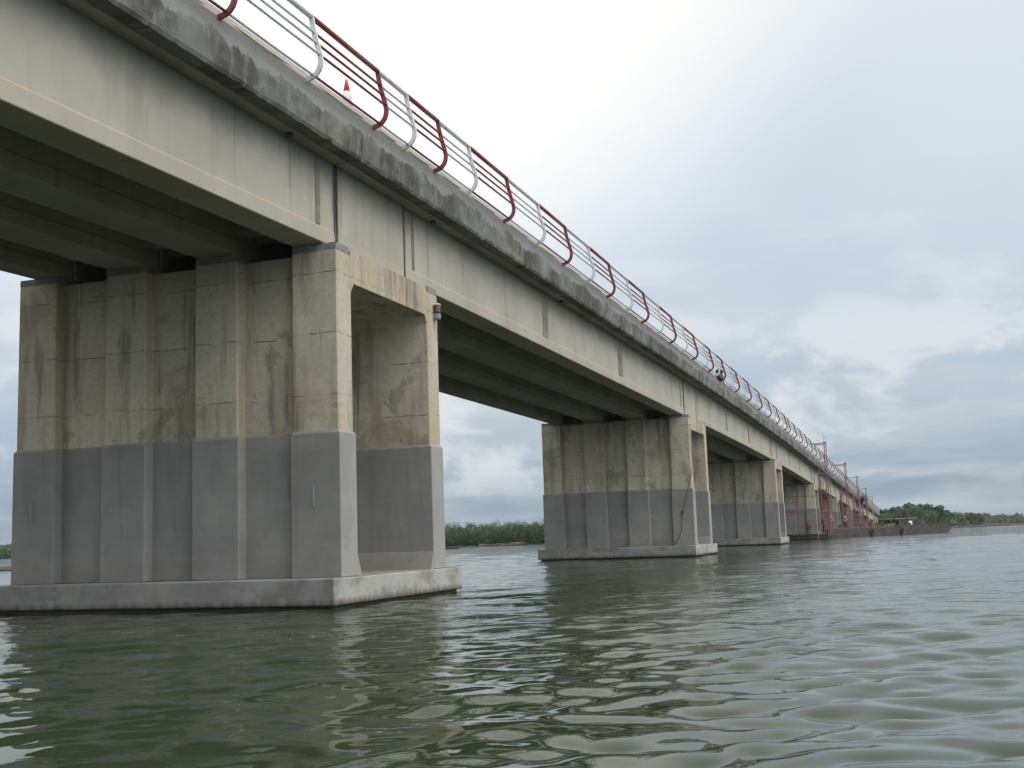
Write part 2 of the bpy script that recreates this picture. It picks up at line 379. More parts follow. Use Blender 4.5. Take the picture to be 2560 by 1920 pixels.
pier_words = ['nearest bridge pier at the left, large and close with four stained pilasters',
  'second bridge pier, mid distance, with a dark rope hanging down its grey corner',
  'third bridge pier, just beyond the one with the hanging rope',
  'fourth bridge pier, with red scaffolding standing against its front',
  'fifth bridge pier, behind the first tall red scaffold mast',
  'sixth bridge pier, small behind the orange vested worker',
  'seventh bridge pier, tiny and half hidden by red masts',
  'eighth bridge pier, near the far end beside the yellow mast',
  'farthest bridge pier, close to the green island']
def make_pier(k):
    y0 = PIERS[k]
    g = gb(y0); zt = g-.125
    t = thing('bridge_pier', pier_words[k], 'bridge pier', (0, y0, 0), 'concrete piers carrying the bridge')
    for flip in (False, True):
        wp = wall_plan(0, flip=flip); jp = wall_plan(.034, flip=flip)
        bevel(MB().loft([lvl(wp, ZC-.05), lvl(wp, zt)]).build('wall', 'wall', t), .02, 1)
        jp2 = wall_plan(.004, flip=flip)
        bevel(MB().loft([lvl(jp, ZC), lvl(jp, ZJ), lvl(jp2, ZJ+.045)]).build('concrete_jacket', 'jacket', t), .015, 1)
    # pile cap
    a = dict(x0=-6.13-.21, x1=.123, y0=-.46, y1=D+.61)
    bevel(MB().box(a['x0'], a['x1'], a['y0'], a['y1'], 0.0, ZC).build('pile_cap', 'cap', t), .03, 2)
    MB().box(a['x0']+.10, a['x1']-.08, a['y0']+.10, a['y1']-.1, -1.2, -.001).build('cap_underside', 'darkbase', t)  # inset base below the cap, in near-black green concrete
    # lintel with haunches between the walls
    lt, lb = g-.05, zt-.45
    prof = [(TT, lb-.16), (TT+.11, lb), (D-TT-.11, lb), (D-TT, lb-.16), (D-TT, lt), (TT, lt)]
    MB().loft([[(x, y, z) for y, z in prof] for x in (-6.125, -.004)]).build('lintel', 'wall', t)
    for f in (False, True):
        pr = [(TT+.034, ZC), (TT+.17, ZC), (TT+.05, ZC+.30), (TT+.034, ZC+.32)]
        if f: pr = [(D-y, z) for y, z in pr]
        MB().loft([[(x, y, z) for y, z in pr] for x in (-6.16, .030)]).build('fillet', 'jacket', t)
    for (x0, x1) in PIL:
        for ya, yb in ((.0, TT-.06), (D-TT+.06, D)):
            MB().box(x0+.005, x1-.005, ya+.005, yb-.005, zt+.001, g-.012).build('bearing_block', 'plinth', t)
    # lifting loops of bent bar
    if k < 2:
        for x in (-.40, -5.735):
            MB().tube([(x, -.03, 1.80), (x, -.075, 1.80), (x-.006, -.08, 1.65), (x+.004, -.075, 1.49), (x, -.03, 1.49)], .010, 5).build('lifting_loop', 'steel', t)
    return t
for k in range(9): make_pier(k)

# ------------------------------------------------------------------ deck segments
def seg_name(i, head):
    if head: return 'short deck section over the %s pier, between two dark joints' % (['nearest', 'second', 'third', 'fourth', 'fifth', 'sixth', 'seventh', 'eighth', 'farthest'][i])
    if i < 0: return 'nearest girder span coming in from the left toward the first pier'
    if i == 8: return 'last girder span reaching the far bank'
    return 'girder span running from the %s pier to the %s pier' % (ORD[i], ORD[i+1])
def sweep(prof, ys, dz, uv=None):
    """loft a closed x-z profile along y, z relative to dz(y)."""
    mb = MB(); n = len(prof)
    rings = [[(x, y, z+dz(y)) for x, z in prof] for y in ys]
    k = 0
    mb.loft(rings)
    uvs = []
    for i in range(len(ys)-1):
        for j in range(n):
            z0 = prof[j][1]; z1 = prof[(j+1) % n][1]
            uvs.append([(ys[i], z0), (ys[i], z1), (ys[i+1], z1), (ys[i+1], z0)])
    uvs += [[(ys[0], p[1]) for p in prof][::-1], [(ys[-1], p[1]) for p in prof]]
    mb.uv = uvs
    return mb
def make_segment(i, ya, yb, head):
    t = thing('deck_section', seg_name(i, head), 'bridge deck', (0, ya, 0), 'concrete deck sections of the bridge')
    L = yb-ya; nseg = max(2, int(L/2)); ys = [L*q/nseg for q in range(nseg+1)]
    ga, gbb = gb(ya), gb(yb)
    gl = lambda y: ga+(gbb-ga)*y/L if yb < 25 or head else gb(ya+y)
    for gi, (x0, x1) in enumerate(GIR):
        r = .014 if not head else .0
        top = dep(ya)-.71
        def prof(y, r=r): return None
        h = top
        if head: pr = [(x0, 0), (x1, 0), (x1, h), (x0, h)]
        else: pr = [(x0, 0), (x1, 0), (x1, .225), (x1-r, .262), (x1-r, h), (x0+r, h), (x0+r, .262), (x0, .225)]
        mb = MB(); rings = []; uvs = []
        for y in ys:
            b = gl(y); tp = zk(ya+y)-.71
            rings.append([(x, y, (b+z if z < h else tp)) for x, z in pr])
        mb.loft(rings); n = len(pr)
        for q in range(len(ys)-1):
            for j in range(n):
                z0 = pr[j][1]; z1 = pr[(j+1) % n][1]
                uvs.append([(ys[q], z0), (ys[q], z1), (ys[q+1], z1), (ys[q+1], z0)])
        uvs += [[(0, p[1]) for p in pr][::-1], [(L, p[1]) for p in pr]]
        mb.uv = uvs
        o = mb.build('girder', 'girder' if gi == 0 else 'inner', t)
        if i < 3: bevel(o, .015, 1)
    # slab
    sp = [(-6.45, -.71), (.0, -.71), (.0, .15), (-6.45, .15)]
    sweep(sp, ys, lambda y: zk(ya+y)).build('deck_slab', 'soffit', t)
    # edge beam: rough outer face with real relief
    near = ya < 12
    dy = .05 if near else (.14 if ya < 45 else .6)
    m_ = max(4, int(L/dy)); yy = [-.03+(L+.06)*q/m_ for q in range(m_+1)]
    zs = [-.71, -.66, -.60, -.54, -.48, -.42, -.36, -.30, -.22, -.12, -.03, 0.0]
    rg = np.random.default_rng(100+i*2+head)
    kx = rg.normal(0, 1, (m_+1, len(zs))); 
    for _ in range(2): kx[1:-1] = (kx[:-2]+2*kx[1:-1]+kx[2:])/4
    kx[:, 1:-1] = (kx[:, :-2]+2*kx[:, 1:-1]+kx[:, 2:])/4
    lo = rg.normal(0, 1, (m_+1,))
    ker = np.ones(max(3, int(.5/dy)))/max(3, int(.5/dy)); lo = np.convolve(lo, ker, 'same')
    mb = MB(); rings = []
    for a, y in enumerate(yy):
        base = zk(ya+y); ring = []
        for b, z in enumerate(zs):
            f = max(0, min(1, (-.27-z)/.12))
            x = .262+.018*(1-abs((z+.36)/.36)) + f*(kx[a, b]*.013+lo[a]*.012) if b else .240+.008*lo[a]
            ring.append((x, y, base+z + (kx[a, 0]*.012 if b == 0 else 0)))
        ring += [(.250, y, base+.018), (.215, y, base+.145), (.0, y, base+.165), (.0, y, base-.708+.02), ]
        rings.append(ring)
    mb.loft(rings); n = len(rings[0]); vz = zs+[.018, .145, .165, -.69]
    uvs = []
    for q in range(len(yy)-1):
        for j in range(n):
            j2 = (j+1) % n
            uvs.append([(ya+yy[q], vz[j]), (ya+yy[q], vz[j2]), (ya+yy[q+1], vz[j2]), (ya+yy[q+1], vz[j])])
    uvs += [[(ya, v) for v in vz][::-1], [(yb, v) for v in vz]]
    mb.uv = uvs; mb.build('edge_beam', 'edge', t)
    # cross diaphragms between the girders
    dl = [.18, L-.35] if not head else [.2, L-.4]
    if not head: dl += [L*.36, L*.66]
    for y in dl:
        for q in range(3):
            MB().box(GIR[q+1][1]-.03, GIR[q][0]+.03, y, y+.18, gl(y)+.30, zk(ya+y)-.712).build('diaphragm', 'inner', t)
    # patched recesses on the fascia
    if not head:
        for y, wd, kd in ((L*.31, .42, 'patch'), (L*.60, .55, 'patch' if i < 1 else 'rustpatch'), (L-.62, .13, 'patch'), (.30, .10, 'rustpatch' if i else 'patch')):
            xf = -.22-.014
            zb = gl(y)+.27; zt2 = zk(ya+y)-.73
            MB().box(xf-.01, xf+.012, y, y+wd, zb, zt2).build('mortar_strip', kd, t)
        # drain stubs under the cantilever
        for y in (L-1.6, 1.1) + (() if i > 2 else (L*.36,)):
            z = zk(ya+y)-.71
            MB().tube([(-.12, y, z+.03), (-.12, y, z-.05)], .055, 8).build('drain_pipe', 'dark', t)
            MB().box(-.25, -.245, y-.05, y-.0, z-.36, z-.26).build('vent_hole', 'dark', t)
    else:
        # dark fillers in the joints at both ends
        for y in (-.055, L+.005):
            zb = gl(0 if y < 0 else L)+.03
            MB().box(-.5, -.245, y, y+.05, zb, zk(ya+y)-.72).build('joint_filler', 'dark', t)
            MB().box(-.24, .245, y+.005, y+.045, zk(ya+y)-.69, zk(ya+y)-.60).build('joint_filler', 'dark', t)
        for y in (.0, L-.045):
            MB().box(-.225, -.214, y, y+.045, gl(y)+.05, zk(ya+y)-.72).build('joint_seal', 'dark', t)
    return t
JA, JB = .45, 3.13
make_segment(-1, -27., JA-.06, False)
for k in range(9):
    y0 = PIERS[k]
    make_segment(k, y0+JA, y0+JB, True)
    make_segment(k, y0+JB+.06, (PIERS[k+1]+JA-.06 if k < 8 else 268), False)

# ------------------------------------------------------------------ railing panels
posts = [(-8.2, 'r'), (-5.95, 'w'), (-3.67, 'r'), (-1.36, 'w'), (.90, 'r'), (2.06, 'w'), (3.50, 'r'), (5.10, 'w'), (7.41, 'r'), (9.65, 'w'), (11.93, 'r'), (14.15, 'w'),
         (16.43, 'r'), (18.7, 'w'), (21.0, 'r'), (23.35, 'w'), (25.6, 'r'), (27.85, 'w'), (30.12, 'r'), (32.5, 'w'), (33.94, 'r'), (35.6, 'w'), (37.32, 'r'), (39.7, 'w'),
         (41.8, 'r'), (44.0, 'w'), (46.2, 'r'), (48.4, 'w'), (50.7, 'r'), (52.9, 'w'), (55.15, 'r'), (57.3, 'w'), (59.55, 'r'), (61.9, 'w'), (64.15, 'r'), (65.2, 'w'), (66.4, 'r'), (68.6, 'w'), (70.8, 'r')]
c_ = 'w'
while posts[-1][0] < 262:
    posts.append((posts[-1][0]+2.25, c_)); c_ = 'r' if c_ == 'w' else 'w'
PP = [(.235, -.015), (.30, .0), (.37, .022), (.43, .06), (.475, .115), (.500, .18), (.508, .25), (.497, .33), (.475, .42), (.447, .52), (.42, .62), (.395, .73), (.375, .84), (.358, .95)]
RAILS = [(.385, .04, .021), (.487, .345, .021), (.446, .525, .021), (.403, .70, .021)]
def make_panel(n):
    (ya, _), (yb, c) = posts[n-1], posts[n]
    cw = 'red' if c == 'r' else 'white'; mat = 'red' if c == 'r' else 'white'
    # where is it
    j = int((yb-.0001)//30) if yb > 0 else -1
    reg = [q for q in range(1, len(posts)) if (int((posts[q][0]-.0001)//30) if posts[q][0] > 0 else -1) == j]
    w_ = ORD[reg.index(n)] if j >= 0 else {0: 'third', 1: 'second', 2: 'last'}.get(reg.index(n), 'first')
    if j < 0: lb = '%s tubular railing panel, %s before the nearest pier' % (cw, w_ if w_ != 'last' else 'last one')
    else: lb = '%s tubular railing panel, %s after the %s pier counting away' % (cw, w_, ['nearest', 'second', 'third', 'fourth', 'fifth', 'sixth', 'seventh', 'eighth', 'farthest'][min(j, 8)])
    za, zb = zk(ya), zk(yb); L = yb-ya-.03; dz = za-zb
    t_loc = (0, yb, zb)
    post = MB(); hw = .040
    rings = []
    for q, (x, z) in enumerate(PP):
        a = PP[max(0, q-1)]; b = PP[min(len(PP)-1, q+1)]
        tx, tz = b[0]-a[0], b[1]-a[1]; l = math.hypot(tx, tz); nx, nz = -tz/l*.036, tx/l*.036
        rings.append([(x+nx, -hw, z+nz), (x-nx, -hw, z-nz), (x-nx, 0, z-nz), (x+nx, 0, z+nz)])
    post.loft(rings)
    def rail(x, z, r, nn=6, mb=None):
        mb = mb or MB(); sag = random.uniform(-.004, .004)
        mb.tube([(x, -L, z+dz*(L/(yb-ya))), (x+sag, -L*.5, z+dz*.5), (x, -.01, z)], r, nn); return mb
    if yb < 76:
        t = thing('railing_panel', lb, 'railing', t_loc, 'red and white railing panels along the deck')
        post.build('post', mat, t)
        MB().box(.222, .262, -.085, .045, -.075, -.015).box(.262, .268, -.075, -.06, -.055, -.04).box(.262, .268, .02, .035, -.055, -.04).build('base_plate', mat, t)
        rail(.358, .955, .042, 8).build('top_rail', 'redtop' if c == 'r' else 'white', t, smooth=True)
        for x, z, r in RAILS: rail(x, z, r).build('rail', mat, t, smooth=True)
    else:
        rail(.358, .955, .042, 6, post)
        for x, z, r in RAILS: rail(x, z, r, 4, post)
        o = post.build('railing_panel', mat, None, t_loc); tag(o, lb, 'railing', 'red and white railing panels along the deck')
for n in range(1, len(posts)): make_panel(n)

# cable draped along the kerb
pts = []
for n in range(1, 34):
    ya, yb = posts[n-1][0], posts[n][0]
    for q in range(6):
        f = q/6; y = ya+(yb-ya)*f
        dip = 4*f*(1-f)*random.uniform(.06, .09)
        x = .20+dip*.9; pts.append((x, y, zk(y)+.075-dip*.9+.01))
y0 = pts[0][1]
tag(MB().tube([(x, y-y0, z) for x, y, z in pts], .008, 5).build('cable', 'cable', None, (0, y0, 0)), 'thin grey cable looping along the kerb under the railing', 'cable')

# traffic cone
t = thing('traffic_cone', 'orange and white traffic cone standing behind the red railing', 'traffic cone', (-.05, .55, zk(.5)+.165))
MB().box(-.15, .15, -.15, .15, 0, .03).build('base', 'conered', t)
def ring(r, z, n=14): return [(r*math.cos(math.tau*j/n), r*math.sin(math.tau*j/n), z) for j in range(n)]
MB().loft([ring(.115, .03), ring(.100, .13)]).build('body', 'conered', t, smooth=True)
MB().loft([ring(.100, .13), ring(.058, .38)]).build('white_band', 'conewhite', t, smooth=True)
MB().loft([ring(.058, .38), ring(.028, .54), ring(.020, .59)]).build('tip', 'conered', t, smooth=True)

# bundle hanging at the foot of the railing near the second pier
t = thing('sack', 'reddish brown bundle with a dark top at the foot of the railing', 'sack', (.33, 36.9, zk(36.9)))
bm = MB(); rr = []
for q in range(9):
    a = q/8; z = -.02+a*.33; r = .04+.12*math.sin(math.pi*(a*.8+.12))
    rr.append([(r*.8*math.cos(math.tau*j/12)*(1+.12*math.sin(3*j+q)), r*3.4*math.sin(math.tau*j/12)*(1+.08*math.cos(5*j)), z) for j in range(12)])
bm.loft(rr).build('body', 'sack', t, smooth=True)
MB().loft([[(x*.6, y*.7-.1, z) for x, y, z in ring(.22, .25, 10)], [(x*.8, y*1.6-.3, z) for x, y, z in ring(.22, .35, 10)], [(x*.4, y*1.0-.2, z) for x, y, z in ring(.2, .44, 10)]]).build('dark_cloth', 'darkcloth', t, smooth=True)
for dx in (-.03, .05): MB().tube([(dx, dx*8, 0), (dx+.03, dx*8+.05, -.09), (dx+.02, dx*8, -.16)], .016, 5).build('strap', 'sack', t)

# navigation light on the nearest pier's far wall
t = thing('navigation_light', 'small red navigation lamp on the upper edge of the nearest pier', 'lamp', (.07, 3.93, 5.02))
MB().box(-.07, -.03, -.05, .05, .0, .12).build('bracket', 'lampgrey', t)
bevel(MB().loft([ring(.055, .0, 12), ring(.068, .025, 12), ring(.066, .10, 12), ring(.052, .115, 12)]).build('housing', 'lampgrey', t), .005, 1)
MB().loft([ring(.056, .115, 12), ring(.060, .15, 12), ring(.060, .255, 12), ring(.054, .27, 12)]).build('lens', 'lampred', t, smooth=True)
MB().loft([ring(.072, .27, 12), ring(.074, .285, 12), ring(.03, .315, 12)]).build('cap', 'lampcap', t)
MB().tube([(0, 0, .0), (.0, .03, -.12), (-.035, .12, -.26), (-.045, .155, -.40)], .007, 5).build('wire', 'rope', t)

# rope on the second pier
tag(MB().tube([(.03, 0.09, 5.2), (.065, -.02, 3.57), (.0, -.045, 3.1), (-.143, -.06, 2.65), (-.143, -.07, 2.605), (-.30, -.07, 2.1), (-.396, -.07, 1.746), (-.46, -.07, 1.3), (-.488, -.07, .984), (-.62, -.07, .7), (-.802, -.08, .46)], .012, 6)
    .add([], []).build('rope', 'rope', None, (0, 30, 0)), 'dark rope hanging down the corner of the second pier', 'rope')
MB_knot = MB().loft([[(x-.42, y-.085, z) for x, y, z in ring(.03, 1.62, 8)], [(x-.42, y-.085, z) for x, y, z in ring(.045, 1.70, 8)], [(x-.40, y-.085, z) for x, y, z in ring(.028, 1.78, 8)]])
k_ = MB_knot.build('knot', 'rope', bpy.data.objects['rope'])

# ------------------------------------------------------------------ suspended scaffolds
def make_scaffold(i, y0, xm, ztop, mat, label, full):
    t = thing('scaffold_tower', label, 'scaffold', (0, y0, 0), 'scaffold masts standing beside the bridge')
    # mast: two chords with lacing
    def mast(x, y, z0, z1, w0=.12, nm='mast'):
        mb = MB()
        zz_ = np.linspace(z0, z1, int((z1-z0)/.35)+2)
        for sx in (-1, 1):
            for sy in (-1, 1):
                mb.tube([(x+sx*w0*.5, y+sy*w0*.5, z0), (x+sx*w0*.4+(.10 if nm == 'mast' else 0), y+sy*w0*.4, z1)], .036, 4)
        for q in range(len(zz_)-1):
            f = (zz_[q]-z0)/(z1-z0)*.10 if nm == 'mast' else 0
            s_ = 1 if q % 2 else -1
            mb.tube([(x-w0*.45*s_+f, y-w0*.45, zz_[q]), (x+w0*.45*s_+f, y-w0*.45, zz_[q+1])], .014, 3)
            mb.tube([(x+w0*.45+f, y-w0*.45*s_, zz_[q]), (x+w0*.45+f, y+w0*.45*s_, zz_[q+1])], .014, 3)
        return mb.build(nm, mat, t)
    mast(xm, 0, ZW+.9 if i else .35, ztop, .20 if i < 3 else .14)
    xt = xm+.10
    # arm reaching over the deck, slightly sagging
    arm = MB().tube([(xt+.02, 0, ztop-.10), ((xt-1.25)/2+xt/2, 0, ztop-.17), (xt-1.45, 0, ztop-.17)], .045 if i < 3 else .03, 5)
    if i < 2: arm.tube([(xt, 0, ztop-.30), (xt-.55, 0, ztop-.26), (xt-1.2, 0, ztop-.24)], .03, 4)
    arm.build('arm', mat, t)
    if i == 1: MB().box(xt-.13, xt+.12, -.2, .2, ztop-.12, ztop+.05).build('head_block', mat, t)
    if i == 0:
        for dx, h in ((-.08, .85), (.10, .62)): MB().tube([(xt+dx, 0, ztop-.1), (xt+dx-.02, 0, ztop+h-.1)], .018, 4).build('upright_tube', 'steel', t)
        for dx, h in ((-1.95, .65), (-1.75, .55)): MB().tube([(xt+dx, 0, ztop-1.2), (xt+dx-.02, 0, ztop+h-.3)], .018, 4).build('upright_tube', 'steel', t)
    elif i > 1:
        MB().tube([(xt-.3, 0, ztop-.1), (xt+.45, 0, ztop-.12)], .018, 4).build('cross_tube', 'steel' if i < 4 else mat, t)
    if full:
        mast(.25, 1.4 if i == 0 else 1.0, .3, 6.2 if i == 0 else 5.2, .14, 'inner_mast')
        for z in ((5.65, 4.25, 2.75, 1.2) if i == 0 else (4.6, 3.0, 1.4)):
            mb = MB()
            mb.tube([(xm, 0, z), (.25, 1.2, z-.02)], .032, 4).tube([(xm, 0, z), (xm, 5.5, z)], .025, 4)
            mb.tube([(.25, -2.2, z), (xm, -1.2, z+.03)], .02, 4)
            mb.build('ledger', mat, t)
        mb = MB()
        for y in (2.4, 5.0):
            mb.tube([(xm, y, .3), (xm, y, 6.0)], .035, 4).tube([(.3, y, .3), (.3, y, 5.2)], .035, 4)
        mb.tube([(xm, 0, 1.2), (xm, 2.4, 4.2)], .02, 4).tube([(xm, 2.4, 1.2), (xm, 5.0, 4.2)], .02, 4)
        mb.tube([(xm, 0, 4.2), (.25, 1.2, 2.7)], .02, 4)
        mb.build('frame', mat, t)
    if i == 0:
        # cage across the front of the fourth pier
        yf = -2.3
        mb = MB()
        for x in (-6.6, -4.1, -1.45): mb.tube([(x, yf, .2), (x+.05, yf, 5.3)], .038, 4)
        mb.build('front_upright', 'scaf', t)
        for z in (3.72, 2.38, 1.07): MB().tube([(-6.7, yf, z), (.25, yf, z-.03)], .026, 4).build('front_ledger', 'scaf', t)
        MB().box(-6.8, .2, yf-.3, yf+.35, .30, .42).build('platform', 'hull', t)
        mb = MB()
        for x in (-5.6, -4, -2.6, -1.3, -.4, .1): mb.tube([(x, yf-.2, -.2), (x, yf-.2, .32)], .04, 4)
        mb.build('platform_leg', 'hull', t)
        MB().box(.15, .95, -1.6, -.6, -.15, .38).build('float', 'hull', t)
    return t
make_scaffold(0, 91.5, .95, 8.55, 'scaf', 'nearest and tallest red scaffold mast with bent arm over the railing', True)
make_scaffold(1, 122.3, .95, 8.15, 'scaf', 'second red scaffold mast with a thick block on its top', True)
make_scaffold(2, 149.7, .95, 7.75, 'scaf', 'third red scaffold mast, thinner, left of the blue tarpaulin', True)
make_scaffold(3, 176.2, .98, 6.95, 'scaf', 'fourth red scaffold mast with a thin crossbar top', True)
make_scaffold(4, 201.8, 1.0, 6.3, 'yellow', 'yellow scaffold mast, farthest and last in the row', False)
tp = MB()
pts = [[(.30+.3*math.sin(a*3+b), a*2.2-1.0, b*.42+.08*math.sin(a*5)) for a in range(6)] for b in range(4)]
mb = MB(); mb.loft(pts, closed=False)
o = mb.build('tarpaulin', 'tarp', None, (.5, 168.5, 4.35)); o.modifiers.new('solid', 'SOLIDIFY').thickness = .04
tag(o, 'dark blue tarpaulin hanging between two red masts below the deck edge', 'tarpaulin')

# ------------------------------------------------------------------ barge
A = Vector((.40, 98.5)); B = Vector((11.75, 123.5)); dirv = (B-A); BL = dirv.length; rz = math.atan2(dirv.y, dirv.x)
# local x along the visible long side, local y away from the camera
t = thing('barge', 'long rusty steel work barge moored beside the bridge', 'barge', (A.x, A.y, ZW), None, rz)
W = 5.2
def hullring(x, inset=0):
    return None
mb = MB()
rings = []
for x, zb, zt in ((-.0, .25, .80), (1.2, -.4, .80), (BL-1.6, -.4, .84), (BL-.7, .0, .85), (BL+.22, .45, .86)):
    rings.append([(x, 0, zb), (x, W, zb), (x, W, zt), (x, 0, zt)])
mb.loft(rings).build('hull', 'hull', t)
mb = MB()
mb.box(.1, BL*.50, -.012, .10, .805, .93)
mb.box(.1, BL*.50, W-.1, W, .805, .93)
mb.build('bulwark', 'rusttop', t)
MB().box(BL*.50+.05, BL*.80, -.015, .12, .82, 1.0).build('coaming', 'hull', t)
MB().box(BL*.82, BL-.1, -.015, .14, .84, 1.02).build('bow_plate', 'hull', t)
mb = MB()
for x in np.arange(1.5, BL-2, 1.9): mb.box(x, x+.03, -.012, 0, .02, .79)
mb.build('rubbing_strake', 'hull', t)
for x in (BL*.31, BL*.555):
    rg_ = []
    for q in range(17):
        a = math.tau*q/16; rg_.append([(x+(.26+.10*math.cos(b))*math.cos(a), -.09+.09*math.sin(b), .42+(.26+.10*math.cos(b))*math.sin(a)) for b in [math.tau*j/8 for j in range(8)]])
    MB().loft(rg_, cap=False).build('tyre_fender', 'tyre', t, smooth=True)
for x in (BL-.35, 3.0, 12.0):
    MB().loft([[(p[0]+x, p[1]+.35, p[2]+.88) for p in ring(.10, 0, 8)], [(p[0]+x, p[1]+.35, p[2]+.88) for p in ring(.07, .22, 8)], [(p[0]+x, p[1]+.35, p[2]+.88) for p in ring(.12, .27, 8)]]).build('bollard', 'rusttop', t)
def onbarge(x, y): 
    c, s = math.cos(rz), math.sin(rz); return (A.x+c*x-s*y, A.y+s*x+c*y)
# shelter
sx, sy = onbarge(BL*.53, .9)
t = thing('shelter', 'open shelter with a thin flat roof on the barge', 'shelter', (sx, sy, ZW+.86), None, rz)
SL = 6.4
mb = MB()
for x in (.7, 2.6, 4.4, 5.6):
    for y in (.15, 1.75): mb.box(x-.04, x+.04, y-.04, y+.04, 0, .78)
mb.build('post', 'wood', t)
mb = MB(); n = 24
top = [[(SL*q/n, y, .80+.05*math.sin(q*.55)*.4+.03*q/n + z) for q in range(n+1)] for y, z in ((-.15, 0), (2.1, .02))]
mb.loft(top, closed=False); o = mb.build('roof', 'wood', t); o.modifiers.new('solid', 'SOLIDIFY').thickness = .05
MB().box(.2, 1.9, .3, 1.7, 0, .34).build('crate_stack', 'wood', t)
MB().box(2.75, 3.75, .25, 1.6, 0, .66).build('engine_housing', 'darkwood', t)
MB().box(1.95, 2.6, .5, 1.5, 0, .48).build('cupboard', 'rusttop', t)
px_, py_ = onbarge(BL*.53+4.7, .85)
t = thing('white_panel', 'bright white panel standing under the shelter roof on the barge', 'panel', (px_, py_, ZW+.90), None, rz)
MB().box(-.2, .55, 0, .05, .30, .52).build('upper_board', 'whitepanel', t)
MB().box(.32, .55, .0, .06, .0, .299).build('lower_board', 'whitepanel', t)
# deck clutter: drums and crates
for q, (x, y, kd, lab) in enumerate([(5.2, 1.0, 'drum', 'dark steel drum on the barge deck right of the orange vest worker'), (10.2, .8, 'drum', 'rusty drum on the barge deck below the third mast'),
                            (3.6, .6, 'box', 'low wooden crate on the barge deck near the scaffold'), (8.1, .7, 'box', 'pale wooden crate midway along the barge deck'), (12.6, .7, 'box', 'small crate by the bollard on the barge deck')]):
    cx, cy = onbarge(x, y)
    if kd == 'drum':
        t = thing('oil_drum', lab, 'drum', (cx, cy, ZW+.81), None, rz)
        MB().loft([ring(.20, 0), ring(.21, .02), ring(.20, .2), ring(.21, .22), ring(.20, .24), ring(.20, .42), ring(.21, .44), ring(.21, .62)]).build('body', 'darkcloth' if q == 0 else 'rusttop', t)
        MB().loft([ring(.17, .621), ring(.17, .628)]).build('lid', 'steel', t)
    else:
        t = thing('crate', lab, 'crate', (cx, cy, ZW+.81), None, rz+.2*q)
        mb = MB()
        for z in (.0, .13, .26): mb.box(-.35, .35, -.22, .22, z, z+.11)
        mb.build('boards', 'wood', t)
        mb = MB()
        for sx_ in (-.37, .33): mb.box(sx_, sx_+.04, -.235, .235, 0, .38)
        mb.build('frame', 'darkwood', t)

# ------------------------------------------------------------------ people (metres inside, placed in units)
def person(label, loc, rzz, joints, vest='orange', legs='trousers', hat='hat'):
    """joints: dict name -> (x,y,z) metres."""
    J = joints
    names_ = ['pelvis', 'chest', 'neck', 'head', 'crown', 'shl', 'ell', 'hal', 'fil', 'shr', 'elr', 'har', 'fir', 'hil', 'knl', 'anl', 'tol', 'hir', 'knr', 'anr', 'tor']
    edges = [('pelvis', 'chest'), ('chest', 'neck'), ('neck', 'head'), ('head', 'crown'), ('chest', 'shl'), ('shl', 'ell'), ('ell', 'hal'), ('hal', 'fil'), ('chest', 'shr'), ('shr', 'elr'), ('elr', 'har'), ('har', 'fir'),
             ('pelvis', 'hil'), ('hil', 'knl'), ('knl', 'anl'), ('anl', 'tol'), ('pelvis', 'hir'), ('hir', 'knr'), ('knr', 'anr'), ('anr', 'tor')]
    rad = dict(pelvis=.15, chest=.155, neck=.055, head=.085, crown=.085, shl=.07, ell=.045, hal=.032, fil=.022, shr=.07, elr=.045, har=.032, fir=.022, hil=.095, knl=.06, anl=.042, tol=.035, hir=.095, knr=.06, anr=.042, tor=.035)
    t = thing('person', label, 'person', loc, None, rzz)
    def skin(nm, keep, rscale, mat, extra=0):
        idx = {n: q for q, n in enumerate(keep)}
        me = bpy.data.meshes.new(nm)
        me.from_pydata([J[n] for n in keep], [(idx[a], idx[b]) for a, b in edges if a in idx and b in idx], [])
        o = bpy.data.objects.new(nm, me); col.objects.link(o); o.parent = t
        md = o.modifiers.new('skin', 'SKIN'); me.skin_vertices if hasattr(me, 'skin_vertices') else None
        bpy.context.view_layer.update()
        sv = me.skin_vertices[0].data if len(me.skin_vertices) else None
        if sv is None: return o
        for q, n in enumerate(keep):
            r = rad[n]*rscale+extra; sv[q].radius = (r, r*(.75 if n in ('pelvis', 'chest') else 1)); sv[q].use_root = (q == 0)
        sb = o.modifiers.new('sub', 'SUBSURF'); sb.levels = 1; sb.render_levels = 2
        me.materials.append(MT[mat]); return o
    skin('body', names_, 1.0, 'skin')
    skin('top', ['pelvis', 'chest', 'shl', 'ell', 'shr', 'elr'], 1.0, vest, .014)
    skin('trousers', ['pelvis', 'hil', 'knl', 'anl', 'hir', 'knr', 'anr'], 1.0, legs, .012)
    if hat:
        c = Vector(J['crown']); r_ = .125
        mb = MB(); rr = []
        for z, r in ((0, .16), (.01, .13), (.06, .12), (.10, .085), (.125, .03)):
            rr.append([((c.x+r*math.cos(q))/S, (c.y+r*1.15*math.sin(q))/S, (c.z+z)/S) for q in [math.tau*j/12 for j in range(12)]])
        mb.loft(rr).build('helmet', hat, t, smooth=True)
    return t
